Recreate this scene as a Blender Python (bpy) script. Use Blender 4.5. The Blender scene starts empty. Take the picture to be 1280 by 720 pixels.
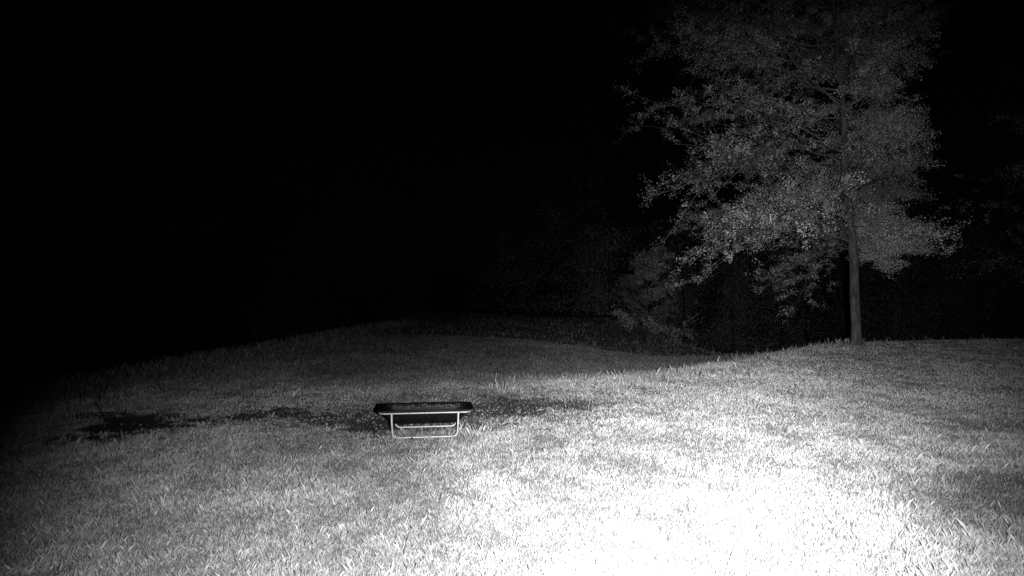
import bpy, math, numpy as np
from mathutils import Vector
rng=np.random.default_rng(7)
scene=bpy.context.scene
scene.view_settings.view_transform='Standard'
scene.view_settings.look='None'
scene.view_settings.exposure=0
# ---------------------------------------------------------------- noise / terrain
_g={}
def vnoise(x,y,scale,seed):
    if seed not in _g: _g[seed]=np.random.default_rng(seed).random((256,256))
    G=_g[seed]
    u=np.asarray(x,float)/scale+1000.37; v=np.asarray(y,float)/scale+1000.71
    i=np.floor(u).astype(int); j=np.floor(v).astype(int)
    f=u-i; g=v-j; f=f*f*(3-2*f); g=g*g*(3-2*g)
    a=G[i%256,j%256]; b=G[(i+1)%256,j%256]; c=G[i%256,(j+1)%256]; d=G[(i+1)%256,(j+1)%256]
    return (a*(1-f)+b*f)*(1-g)+(c*(1-f)+d*f)*g
def ss(a,b,x):
    t=np.clip((np.asarray(x,float)-a)/(b-a),0,1); return t*t*(3-2*t)
TX,TY=-1.50,10.60
LX=np.array([-60,-6,-0.7,4.8,14.2,20,26,60]); LY=np.array([24,20,14.4,17.6,26.8,28.5,29.5,32])
def left_edge(y):
    return np.interp(y,[0,13,24,42,60],[-12.5,-11.2,-10.4,-8.8,-8.0])
def terrain(x,y):
    x=np.asarray(x,float); y=np.asarray(y,float)
    n=(vnoise(x,y,6,1)-.5)*.07+(vnoise(x,y,1.7,2)-.5)*.05+(vnoise(x,y,.5,3)-.5)*.025
    near=1-ss(.9,2.2,np.hypot(x-TX,y-TY))
    z=n*(1-near*.85)-.015*near
    yl=np.interp(x,LX,LY)
    c=np.clip(y-yl,0,None)
    c=c*c/(c+1.8)
    D=np.interp(x,[-12,-6,0,3.5,7,10,15],[.05,.12,.35,.75,1.35,1.8,2.1])
    k=np.interp(x,[-6,0,4,8],[.06,.10,.20,.26])
    z=z-D*(1-np.exp(-k*c/D))
    z=z+(D-.65)*ss(34,68,y)*(D>.65)*(1-ss(11,18,x))
    wr=ss(11,20,x)
    z=z-wr*0.12*np.clip(c-.5,0,30)
    l=left_edge(y)-x
    z=z-2.6*ss(0,9,l)
    return z
def painted_dim_rough(x,y):
    """dim light painted as darker tone, with taller rough grass, beyond the crest and along the left border"""
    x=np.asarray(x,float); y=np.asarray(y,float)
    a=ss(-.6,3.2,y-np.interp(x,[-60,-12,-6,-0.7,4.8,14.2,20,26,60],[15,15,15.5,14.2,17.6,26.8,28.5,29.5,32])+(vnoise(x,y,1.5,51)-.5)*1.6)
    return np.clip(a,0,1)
def bare(x,y):
    x=np.asarray(x,float); y=np.asarray(y,float)
    n=vnoise(x,y,.55,11)*.5+vnoise(x,y,.17,12)*.5
    def el(cx,cy,rx,ry,k=1.0):
        r=np.sqrt(((x-cx)/rx)**2+((y-cy)/ry)**2)
        return k*(1-ss(.5,1.3,r+(n-.5)*1.5))
    m=el(-6.85,11.1,1.2,1.1)
    m=np.maximum(m,el(-7.9,12.0,.8,.45,.85))
    m=np.maximum(m,el(-4.7,12.1,1.2,.55,.9))
    m=np.maximum(m,el(-3.3,11.7,1.2,.65,.85))
    m=np.maximum(m,el(-2.3,11.2,.9,.7,.95))
    m=np.maximum(m,el(-1.5,11.1,1.1,.5,.6))
    m=np.maximum(m,el(-.2,12.5,1.3,1.2,.85))
    m=np.maximum(m,el(.9,13.2,1.1,.9,.75))
    m=np.maximum(m,el(-5.9,14.2,1.6,.5,.45))
    return np.clip(m,0,1)
def rough(x,y):
    r=np.sqrt(((np.asarray(x)+2.2)/5.6)**2+((np.asarray(y)-12.2)/1.9)**2)
    return 1-ss(.6,1.2,r)

def mesh_obj(name,verts,faces_list,mat,col=None,smooth=False,parent=None):
    me=bpy.data.meshes.new(name)
    verts=np.asarray(verts,np.float32)
    me.vertices.add(len(verts)); me.vertices.foreach_set('co',verts.ravel())
    tot=sum(f.size for f in faces_list); npoly=sum(len(f) for f in faces_list)
    me.loops.add(tot); me.loops.foreach_set('vertex_index',np.concatenate([f.ravel() for f in faces_list]).astype(np.int32))
    me.polygons.add(npoly)
    tots=np.concatenate([np.full(len(f),f.shape[1],np.int32) for f in faces_list])
    st=np.concatenate([[0],np.cumsum(tots)[:-1]]).astype(np.int32)
    me.polygons.foreach_set('loop_start',st); me.polygons.foreach_set('loop_total',tots)
    if smooth: me.polygons.foreach_set('use_smooth',np.ones(npoly,bool))
    me.update(calc_edges=True)
    if col is not None:
        a=me.attributes.new('shade','FLOAT','POINT'); a.data.foreach_set('value',np.asarray(col,np.float32))
    me.materials.append(mat)
    ob=bpy.data.objects.new(name,me); scene.collection.objects.link(ob)
    if parent: ob.parent=parent
    return ob
# ---------------------------------------------------------------- materials
def new_mat(name):
    m=bpy.data.materials.new(name); m.use_nodes=True
    nt=m.node_tree; b=nt.nodes['Principled BSDF']; return m,nt,b
def attr_mat(name):
    m,nt,b=new_mat(name)
    a=nt.nodes.new('ShaderNodeAttribute'); a.attribute_name='shade'
    c=nt.nodes.new('ShaderNodeCombineColor')
    for i in range(3): nt.links.new(a.outputs['Fac'],c.inputs[i])
    d=nt.nodes.new('ShaderNodeBsdfDiffuse'); nt.links.new(c.outputs[0],d.inputs['Color'])
    nt.links.new(d.outputs[0],nt.nodes['Material Output'].inputs['Surface']); nt.nodes.remove(b)
    return m
def noise_mat(name,lo,hi,scale,rough_=.8,spec=.3,metal=0,bump=.3,stretch=(1,1,1),detail=6):
    m,nt,b=new_mat(name)
    tc=nt.nodes.new('ShaderNodeTexCoord'); mp=nt.nodes.new('ShaderNodeMapping'); mp.inputs['Scale'].default_value=stretch
    n=nt.nodes.new('ShaderNodeTexNoise'); n.inputs['Scale'].default_value=scale; n.inputs['Detail'].default_value=detail
    r=nt.nodes.new('ShaderNodeValToRGB'); r.color_ramp.elements[0].position=.3; r.color_ramp.elements[1].position=.7
    r.color_ramp.elements[0].color=(lo,lo,lo,1); r.color_ramp.elements[1].color=(hi,hi,hi,1)
    bp=nt.nodes.new('ShaderNodeBump'); bp.inputs['Strength'].default_value=bump; bp.inputs['Distance'].default_value=.02
    L=nt.links.new
    L(tc.outputs['Object'],mp.inputs[0]); L(mp.outputs[0],n.inputs['Vector']); L(n.outputs['Fac'],r.inputs[0]); L(r.outputs[0],b.inputs['Base Color'])
    L(n.outputs['Fac'],bp.inputs['Height']); L(bp.outputs[0],b.inputs['Normal'])
    b.inputs['Roughness'].default_value=rough_; b.inputs['Specular IOR Level'].default_value=spec; b.inputs['Metallic'].default_value=metal
    return m
def ground_mat():
    m,nt,b=new_mat('soil_and_thatch')
    L=nt.links.new
    tc=nt.nodes.new('ShaderNodeTexCoord')
    a=nt.nodes.new('ShaderNodeAttribute'); a.attribute_name='shade'
    n=nt.nodes.new('ShaderNodeTexNoise'); n.inputs['Scale'].default_value=26; n.inputs['Detail'].default_value=6; n.inputs['Roughness'].default_value=.75
    L(tc.outputs['Object'],n.inputs['Vector'])
    r1=nt.nodes.new('ShaderNodeValToRGB'); e=r1.color_ramp.elements
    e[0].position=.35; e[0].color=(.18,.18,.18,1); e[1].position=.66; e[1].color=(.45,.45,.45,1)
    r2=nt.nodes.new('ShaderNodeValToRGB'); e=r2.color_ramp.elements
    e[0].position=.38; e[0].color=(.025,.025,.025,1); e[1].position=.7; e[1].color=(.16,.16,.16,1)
    L(n.outputs['Fac'],r1.inputs[0]); L(n.outputs['Fac'],r2.inputs[0])
    mx=nt.nodes.new('ShaderNodeMix'); mx.data_type='RGBA'
    L(a.outputs['Fac'],mx.inputs['Factor']); L(r1.outputs[0],mx.inputs[6]); L(r2.outputs[0],mx.inputs[7])
    L(mx.outputs[2],b.inputs['Base Color'])
    bp=nt.nodes.new('ShaderNodeBump'); bp.inputs['Strength'].default_value=.8; bp.inputs['Distance'].default_value=.05
    L(n.outputs['Fac'],bp.inputs['Height']); L(bp.outputs[0],b.inputs['Normal'])
    b.inputs['Roughness'].default_value=.95; b.inputs['Specular IOR Level'].default_value=.1
    return m
# ---------------------------------------------------------------- ground sheet
def axis(parts): return np.unique(np.concatenate([np.linspace(*p) for p in parts]))
gx=axis([(-900,-100,12),(-100,-22,30),(-22,-9,60),(-9,3,121),(3,34,140),(34,100,30),(100,900,12)])
gy=axis([(-300,-10,10),(-10,4,20),(4,10,50),(10,16,90),(16,40,120),(40,90,70),(90,200,20),(200,1200,12)])
X,Y=np.meshgrid(gx,gy); Z=terrain(X,Y)
nx,ny=len(gx),len(gy)
idx=np.arange(nx*ny).reshape(ny,nx)
F=np.stack([idx[:-1,:-1],idx[:-1,1:],idx[1:,1:],idx[1:,:-1]],-1).reshape(-1,4)
mesh_obj('ground',np.stack([X,Y,Z],-1).reshape(-1,3),[F],ground_mat(),col=np.maximum(bare(X,Y),.65*painted_dim_rough(X,Y)).ravel(),smooth=True)  # soil tone also darkened past the crest, standing in for weaker lamp light

# ---------------------------------------------------------------- blades
def blades(name,x,y,h,w,lean,shade,mat,zoff=-.01):
    n=len(x); z=terrain(x,y)+zoff
    az=rng.random(n)*2*np.pi; la=rng.random(n)*2*np.pi
    wx,wy=np.cos(az)*w/2,np.sin(az)*w/2
    lx,ly=np.cos(la)*lean*h,np.sin(la)*lean*h
    V=np.empty((n,4,3),np.float32)
    V[:,0]=np.stack([x-wx,y-wy,z],-1); V[:,1]=np.stack([x+wx,y+wy,z],-1)
    V[:,2]=np.stack([x+wx*.9+lx*.45,y+wy*.9+ly*.45,z+h*.6],-1)
    V[:,3]=np.stack([x-wx*.2+lx,y-wy*.2+ly,z+h*(1-.3*lean)],-1)
    b=(np.arange(n)*4)[:,None]
    T1=b+np.array([[0,1,2]]); T2=b+np.array([[0,2,3]])
    return mesh_obj(name,V.reshape(-1,3),[T1,T2],mat,col=np.repeat(shade,4))
grass_mat=attr_mat('grass_blades_ir')
def grass_field(N,d0,d1,name):
    d=d0*(d1/d0)**rng.random(N)
    x=(rng.random(N)*2-1)*(.90*d+1.0); y=d
    clump=vnoise(x,y,.30,21)*.4+vnoise(x,y,.09,22)*.6
    big=vnoise(x,y,2.2,23)*.4+vnoise(x,y,.7,24)*.35+vnoise(x,y,.28,25)*.25
    rg=rough(x,y)
    dk=1-ss(.4,1.4,np.hypot((x-5.7)/1.0,(y-7.5)/.9)+(vnoise(x,y,.4,27)-.5)*1.4+(vnoise(x,y,.15,26)-.5)*.8)
    dk=np.maximum(dk,.6*(1-ss(.5,1.2,np.hypot((x-9.2)/1.5,(y-11.)/.9)+(vnoise(x,y,.5,28)-.5)*1.2)))
    keep=rng.random(N)<np.clip((1-bare(x,y)*1.02)*(.6+.8*clump)*(1-rg*.25),0,1)
    keep&=(left_edge(y)-x)<6
    x,y,d,clump,big,rg,dk=[a[keep] for a in (x,y,d,clump,big,rg,dk)]
    n=len(x)
    h=(.022+.050*rng.random(n))*(.5+1.0*clump)*(.55+.9*big)*(1-.25*rg)
    h*=1+.9*(rng.random(n)<.04)
    w=(.0010+.00036*d)*(.6+.8*rng.random(n))
    lean=.05+.6*rng.random(n)
    dim_rough=painted_dim_rough(x,y)
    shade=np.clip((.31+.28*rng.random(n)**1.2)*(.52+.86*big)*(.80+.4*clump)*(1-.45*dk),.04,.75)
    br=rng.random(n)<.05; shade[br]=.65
    shade=shade*(1-.60*dim_rough)  # weak light beyond the crest painted into the blade tone
    h=h*(1+.5*dim_rough)
    return blades(name,x,y,h,w,lean,shade,grass_mat)
grass_root=bpy.data.objects.new('grass',None); scene.collection.objects.link(grass_root)
g=grass_field(1100000,4.8,34,'field_blades'); g.parent=grass_root
g=grass_field(90000,28,66,'far_blades'); g.parent=grass_root
def tall(N,xs,ys,h0,h1,name,wk=1.0,sh=.4):
    h=h0+(h1-h0)*rng.random(N)**1.6
    w=(.001+.0004*ys)*wk*(.6+.8*rng.random(N))
    g=blades(name,xs,ys,h,w,.08+.45*rng.random(N),sh*(.4+.8*rng.random(N)),grass_mat); g.parent=grass_root
N=18000; ys=12+34*rng.random(N)**1.2; xs=left_edge(ys)+rng.normal(.3,1.0,N)
k=rng.random(N)<vnoise(xs,ys,1.2,31)**1.5*1.6; tall(k.sum(),xs[k],ys[k],.05,.42,'border_weeds',.65,.24)
N=2400; xs=-1+17*rng.random(N); ys=np.interp(xs,LX,LY)+rng.normal(0,.6,N)
k=rng.random(N)<vnoise(xs,ys,.8,32)**2; tall(k.sum(),xs[k],ys[k],.08,.36,'crest_weeds',.8,.5)
N=9000; ys=24+38*rng.random(N); xs=-9+34*rng.random(N)
k=rng.random(N)<vnoise(xs,ys,2.5,33)**2*1.5; tall(k.sum(),xs[k],ys[k],.12,.4,'far_weeds',1.0,.25)
N=5000; ys=4.8*(26/4.8)**rng.random(N); xs=(rng.random(N)*2-1)*(.9*ys+1)
k=(rng.random(N)<vnoise(xs,ys,.9,36)**2*1.3)&(bare(xs,ys)<.3); tall(k.sum(),xs[k],ys[k],.07,.17,'seed_stalks',.5,.5)
N=50; xs=-.72+rng.normal(0,.10,N); ys=10.45+rng.normal(0,.15,N); tall(N,xs,ys,.08,.28,'trough_side_weeds',.8,.65)
# clods
N=3800
xs=-2.0+rng.normal(0,2.8,N); ys=12+rng.normal(0,.8,N); zs=terrain(xs,ys)
r=.008+.03*rng.random(N)**3
base=np.array([[1,0,0],[0,1,0],[-1,0,0],[0,-1,0],[0,0,.8],[0,0,-.6]])
V=base[None]*r[:,None,None]*(.6+.8*rng.random((N,6,1)))
a=rng.random(N)*6.28; c,s=np.cos(a),np.sin(a)
Vx=V[...,0]*c[:,None]-V[...,1]*s[:,None]; Vy=V[...,0]*s[:,None]+V[...,1]*c[:,None]
V=np.stack([Vx+xs[:,None],Vy+ys[:,None],V[...,2]+zs[:,None]+.003],-1)
T=np.array([[0,1,4],[1,2,4],[2,3,4],[3,0,4],[1,0,5],[2,1,5],[3,2,5],[0,3,5]])
mesh_obj('soil_clods',V.reshape(-1,3),[((np.arange(N)*6)[:,None,None]+T[None]).reshape(-1,3)],attr_mat('clods'),col=np.repeat(.03+.4*rng.random(N)**2,6))

# ---------------------------------------------------------------- tubes
class Tubes:
    def __init__(s): s.V=[];s.F=[];s.n=0
    def add(s,P,R,k=6,cap=False):
        P=np.asarray(P,float); m=len(P); R=np.broadcast_to(R,(m,))
        T=np.gradient(P,axis=0); T/=np.linalg.norm(T,axis=1)[:,None]+1e-9
        up=np.array([0,0,1.]) if abs(T[:,2]).mean()<.8 else np.array([1.,0,0])
        A=np.cross(T,up); A/=np.linalg.norm(A,axis=1)[:,None]+1e-9
        B=np.cross(T,A)
        an=np.arange(k)*2*np.pi/k
        V=P[:,None]+R[:,None,None]*(A[:,None]*np.cos(an)[None,:,None]+B[:,None]*np.sin(an)[None,:,None])
        s.V.append(V.reshape(-1,3))
        i=np.arange(m-1)[:,None]*k; j=np.arange(k)[None]; jn=(j+1)%k
        s.F.append((s.n+np.stack([i+j,i+jn,i+k+jn,i+k+j],-1)).reshape(-1,4)); s.n+=m*k
    def build(s,name,mat,parent=None,smooth=True):
        return mesh_obj(name,np.concatenate(s.V),[np.concatenate(s.F)],mat,smooth=smooth,parent=parent)
def leaves(name,P,size,mat,shade,parent,flat=.6):
    n=len(P)
    d=rng.normal(size=(n,3)); d[:,2]*=flat; d/=np.linalg.norm(d,axis=1)[:,None]
    q=rng.normal(size=(n,3)); q-= (q*d).sum(1)[:,None]*d; q/=np.linalg.norm(q,axis=1)[:,None]
    s=(size*(.6+.8*rng.random(n)))[:,None]
    V=np.stack([P-d*s*.5,P+q*s*.3,P+d*s*.55,P-q*s*.3],1)
    return mesh_obj(name,V.reshape(-1,3),[(np.arange(n)*4)[:,None]+np.arange(4)[None]],mat,col=np.repeat(shade,4),parent=parent)
bark=noise_mat('bark_ir',.04,.16,9,.9,.1,0,.8,(1,1,.22))
twigm=noise_mat('limb_bark_ir',.05,.18,6,.9,.1,0,.5)
darkbark=noise_mat('far_bark_ir',.015,.04,4,.9,.1,0,.5)
leafm=attr_mat('leaves_ir')

def make_tree(name,base,H,lenf,npri,nsec,ntw,nleaf,trunk_r,z0,lean,leaf,droopz,shade_k=1.0,wm=None):
    root=bpy.data.objects.new(name,None); scene.collection.objects.link(root)
    bx,by=base; bz=float(terrain(bx,by))-.05
    root.location=(bx,by,bz)
    t=np.linspace(0,1,22)
    wob=np.cumsum(rng.normal(0,.05,(22,2)),0)*(H/18); wob-=wob[0]; wob*=.6
    TP=np.stack([lean[0]*t+wob[:,0],lean[1]*t+wob[:,1],H*t],-1)
    TR=trunk_r*(1-t)**.85+.015
    trunk=Tubes(); wood=Tubes()
    tf=np.linspace(0,1,60); P=np.stack([np.interp(tf,t,TP[:,i]) for i in range(3)],-1)
    R=np.interp(tf,t,TR); R[0]=trunk_r*1.4; R[1]=trunk_r*1.08
    trunk.add(P,R,12)
    LP=[]; LS=[]
    for i in range(npri):
        u=(i+rng.random())/npri
        zz=z0+(H*.93-z0)*u**1.15
        az=i*2.39996+rng.normal(0,.3)
        st=np.array([np.interp(zz/H,t,TP[:,0]),np.interp(zz/H,t,TP[:,1]),zz])
        L=lenf(az,u)*(.76+.40*rng.random())
        k=droopz(u)
        a,b=k[0]+rng.normal(0,.13),k[1]+rng.normal(0,.08)
        s=np.linspace(0,1,12)
        bend=rng.normal(0,.35)
        A=az+bend*s
        hx=np.cumsum(np.cos(A))/12; hy=np.cumsum(np.sin(A))/12
        wig=np.cumsum(rng.normal(0,.026,(12,3)),0)*L*.6; wig[0]=0
        PP=st+np.stack([hx*L,hy*L,L*(a*s-b*s*s)],-1)+wig; PP[0]=st
        pr=trunk_r*.24*(L/7)**1.0*(1-.25*u)
        wood.add(PP,pr*(1-s)**.8+.008,5)
        tint=.45+1.1*rng.random()
        for j in range(nsec):
            v=.12+.88*(j+rng.random())/nsec
            if v>1: v=1
            p=np.array([np.interp(v,s,PP[:,c]) for c in range(3)])
            side=1 if j%2 else -1
            sa=az+bend*v+side*(.45+.5*rng.random())*(1 if v<.97 else .2)
            sl=L*(.20+.22*rng.random())*(1.15-.55*v)+.25
            el=rng.normal(.14,.38)+(.12 if u>.4 else -.10)
            q=np.linspace(0,1,5)
            SP=p+np.stack([np.cos(sa)*sl*q,np.sin(sa)*sl*q,sl*(el*q-.25*q*q)],-1)+np.cumsum(rng.normal(0,.03,(5,3)),0)*sl
            SP[0]=p
            wood.add(SP,.007+pr*.2*(1-q),3)
            for m in range(ntw):
                vv=.1+.9*rng.random()
                p2=np.array([np.interp(vv,q,SP[:,c]) for c in range(3)])
                ta=sa+rng.normal(0,.75); tl=.2+.6*rng.random(); te=rng.normal(.08,.45)
                e=p2+np.array([np.cos(ta)*tl,np.sin(ta)*tl,te*tl])
                wood.add(np.array([p2,(p2+e)/2+rng.normal(0,.02,3),e]),np.array([.006,.005,.003]),3)
                nl=int(nleaf*(.4+1.1*rng.random()))
                w_=rng.random((nl,1))
                LP.append(p2+(e-p2)*w_+rng.normal(0,.075,(nl,3))); LS.append(np.full(nl,tint*(.6+.7*rng.random())))
    LP=np.concatenate(LP); LS=np.concatenate(LS)
    trunk.build('trunk',wm or bark,root); wood.build('limbs',wm or twigm,root)
    leaves('foliage',LP,leaf,leafm,np.clip(.38*shade_k*LS*(.4+1.1*rng.random(len(LP))),.02,.8),root)
    return root
def lf_main(az,u):
    c=-math.cos(az)     # 1 = towards -x (left)
    prof=np.interp(u,[0,.12,.3,.5,.75,1],[1.06,1.12,1.06,1.08,1.02,.55])
    r=np.interp(u,[0,.3,1],[2.7,2.7,2.2])
    return (4.2+3.2*max(0,c)**.8-r*max(0,-c)**.9)*prof
make_tree('deciduous_tree',(15.0,26.6),18.5,lf_main,88,16,7,32,.20,4.1,(-.9,.3),.056,
          lambda u:(float(np.interp(u,[0,.3,.6,1],[.14,.42,.75,1.1])),float(np.interp(u,[0,.3,.6,1],[.48,.38,.30,.25]))))
make_tree('small_tree',(9.2,42),6.6,lambda az,u:2.5*(1-.7*u),22,8,6,20,.07,.5,(.2,0),.09,
          lambda u:(.5+.6*u,.2),.42,darkbark)
make_tree('deciduous_tree.001',(30.5,33),15,lambda az,u:5.2*(1-.5*u),30,9,6,14,.20,3.5,(.2,0),.09,
          lambda u:(.4+.6*u,.4),.5,darkbark)
# ---------------------------------------------------------------- distant woods (one object)
root=bpy.data.objects.new('distant_treeline',None); scene.collection.objects.link(root)
tb=Tubes(); LP=[]
for i in range(130):
    x=-75+150*rng.random(); y=68+22*rng.random()+abs(x)*.05
    if x<-20: y-=6
    z=float(terrain(x,y)); H=9+10*rng.random()
    tb.add(np.array([[x,y,z-.3],[x+rng.normal(0,.3),y,z+H*.5],[x+rng.normal(0,.6),y,z+H*.95]]),np.array([.10,.07,.02]),5)
    for c in range(38):
        u=rng.random()**1.2; cr=(2.8+1.4*rng.random())*(1-.6*u)
        a=rng.random()*6.28; rr=cr*rng.random()**.5
        cen=np.array([x+math.cos(a)*rr,y-.5+math.sin(a)*rr,z+H*(.02+.96*u)])
        m=46; LP.append(cen+rng.normal(0,1,(m,3))*np.array([.8,.8,.5]))
LP=np.concatenate(LP); LP[:,2]=np.maximum(LP[:,2],terrain(LP[:,0],LP[:,1])+.05)
tb.build('trunks',darkbark,root)
leaves('foliage',LP,.20,leafm,.07+.20*rng.random(len(LP)),root)
# ---------------------------------------------------------------- feed trough
tr=bpy.data.objects.new('feed_trough',None); scene.collection.objects.link(tr)
tr.location=(TX,TY,float(terrain(TX,TY))); tr.rotation_euler=(0,0,math.radians(7))
black=noise_mat('black_plastic',.003,.009,14,.5,.25,0,.1)
galv=noise_mat('galvanised_tube',.35,.65,30,.5,.5,.35,.1)
def rrect(lx,ly,r,z,k=7):
    pts=[]
    for cx,cy,a0 in ((lx/2-r,ly/2-r,0),(-lx/2+r,ly/2-r,90),(-lx/2+r,-ly/2+r,180),(lx/2-r,-ly/2+r,270)):
        for i in range(k+1):
            a=math.radians(a0+90*i/k); pts.append((cx+r*math.cos(a),cy+r*math.sin(a),z))
    return pts
zt=.465
rings=[(.5,.12,.04,zt-.268),(1.06,.36,.12,zt-.265),(1.20,.47,.16,zt-.225),(1.34,.55,.16,zt-.14),(1.44,.60,.13,zt-.05),(1.47,.61,.12,zt-.022),
 (1.56,.68,.12,zt-.030),(1.635,.735,.12,zt-.014),(1.625,.725,.12,zt),(1.57,.69,.12,zt+.006),(1.49,.615,.12,zt-.006),
 (1.42,.58,.13,zt-.05),(1.32,.53,.15,zt-.135),(1.17,.45,.14,zt-.215),(1.03,.33,.10,zt-.250),(.5,.10,.03,zt-.255)]
V=[];k=len(rrect(1,1,.1,0))
for r in rings: V+=rrect(*r)
V=np.array(V)
V[:,2]-=.014*(1-(V[:,0]/.8)**2)*np.clip((V[:,2]-(zt-.1))/.1,0,1)
F=[]
for i in range(len(rings)-1):
    for j in range(k):
        F.append((i*k+j,i*k+(j+1)%k,(i+1)*k+(j+1)%k,(i+1)*k+j))
mesh_obj('basin',V,[np.array(F),],black,smooth=True,parent=tr)
mesh_obj('basin_floor',np.concatenate([np.array(rrect(*rings[0])),np.array(rrect(*rings[-1]))]),[np.array([list(range(k-1,-1,-1)),list(range(k,2*k))])],black,parent=tr)
def planar_tube(P,R,name,mat,side,closed=False,k=10):
    P=np.asarray(P,float); m=len(P)
    T=(np.roll(P,-1,0)-np.roll(P,1,0)) if closed else np.gradient(P,axis=0)
    T/=np.linalg.norm(T,axis=1)[:,None]
    S=np.broadcast_to(np.array(side,float),(m,3)); S=S-(S*T).sum(1)[:,None]*T; S=S/np.linalg.norm(S,axis=1)[:,None]
    B=np.cross(T,S); an=np.arange(k)*2*np.pi/k
    V=(P[:,None]+R*(S[:,None]*np.cos(an)[None,:,None]+B[:,None]*np.sin(an)[None,:,None])).reshape(-1,3)
    F=[]
    for i in range(m if closed else m-1):
        for j in range(k):
            F.append((i*k+j,i*k+(j+1)%k,((i+1)%m)*k+(j+1)%k,((i+1)%m)*k+j))
    return mesh_obj(name,V,[np.array(F)],mat,smooth=True,parent=tr)
def loop2(y,name):
    w=.54; r=.085; P=[]; z1=zt-.045; z0=.02; l=.035*(1 if y>0 else -1)
    P+=[(-w-.015,y,z1),(-w-.01,y+l*.5,z1*.6)]
    P+=[(-w+r+r*math.cos(math.radians(180+15*i)),y+l,z0+r+r*math.sin(math.radians(180+15*i))) for i in range(7)]
    P+=[(-.2,y+l,z0),(.2,y+l,z0)]
    P+=[(w-r+r*math.cos(math.radians(270+15*i)),y+l,z0+r+r*math.sin(math.radians(270+15*i))) for i in range(7)]
    P+=[(w+.01,y+l*.5,z1*.6),(w+.015,y,z1)]
    planar_tube(P,.0165,name,galv,(0,1,0))
loop2(-.355,'leg_loop_front'); loop2(.355,'leg_loop_rear')
planar_tube(rrect(1.52,.71,.09,zt-.048),.0135,'frame_rail',galv,(0,0,1),closed=True)
n=420; xs=(rng.random(n)-.5)*1.2; w=rng.random(n)
yy=.300-.025*w+rng.normal(0,.004,n); zz=zt-.02-.07*w
m2=rng.random(n)<.3; yy[m2]=(rng.random(m2.sum())-.5)*.3; zz[m2]=zt-.245
keep=(vnoise(xs,w,.09,41)>.5)|m2; xs,yy,zz=xs[keep],yy[keep],zz[keep]; n=len(xs)
V=base[None]*(.003+.006*rng.random((n,1,1)))+np.stack([xs,yy-.01,zz],-1)[:,None]
mesh_obj('feed_grains',V.reshape(-1,3),[((np.arange(n)*6)[:,None,None]+T[None]).reshape(-1,3)],attr_mat('grain'),col=np.full(n*6,.45),parent=tr)
# ---------------------------------------------------------------- world & lights
world=bpy.data.worlds.new('World'); scene.world=world; world.use_nodes=True
nt=world.node_tree; bg=nt.nodes['Background']
sky=nt.nodes.new('ShaderNodeTexSky'); sky.sky_type='NISHITA'; sky.sun_disc=False
sky.sun_elevation=math.radians(2); sky.sun_rotation=math.radians(200)
hs=nt.nodes.new('ShaderNodeHueSaturation'); hs.inputs['Saturation'].default_value=0
nt.links.new(sky.outputs[0],hs.inputs['Color']); nt.links.new(hs.outputs[0],bg.inputs[0]); bg.inputs[1].default_value=.00025
LAMP=Vector((.40,0,2.5))
def spot(name,px,py,half,energy,blend=1.0,rad=.03):
    l=bpy.data.lights.new(name,'SPOT'); l.energy=energy; l.spot_size=math.radians(half*2); l.spot_blend=blend; l.shadow_soft_size=rad
    o=bpy.data.objects.new(name,l); scene.collection.objects.link(o); o.location=LAMP
    d=Vector(((px-640)/763,1,-(py-360)/763)); o.rotation_euler=d.to_track_quat('-Z','Y').to_euler()
    return o
spot('infrared_flood_lamp',670,780,46,5200)
spot('infrared_spot_lamp',785,585,24,8300)
spot('infrared_long_range_lamp',930,340,25,10500)
# ---------------------------------------------------------------- camera
cam=bpy.data.cameras.new('camera'); co=bpy.data.objects.new('camera',cam); scene.collection.objects.link(co)
co.location=(0,0,2.5); co.rotation_euler=(math.radians(90),0,0)
cam.sensor_width=36; cam.lens=763/1280*36; cam.clip_end=3000; cam.clip_start=.05
scene.camera=co
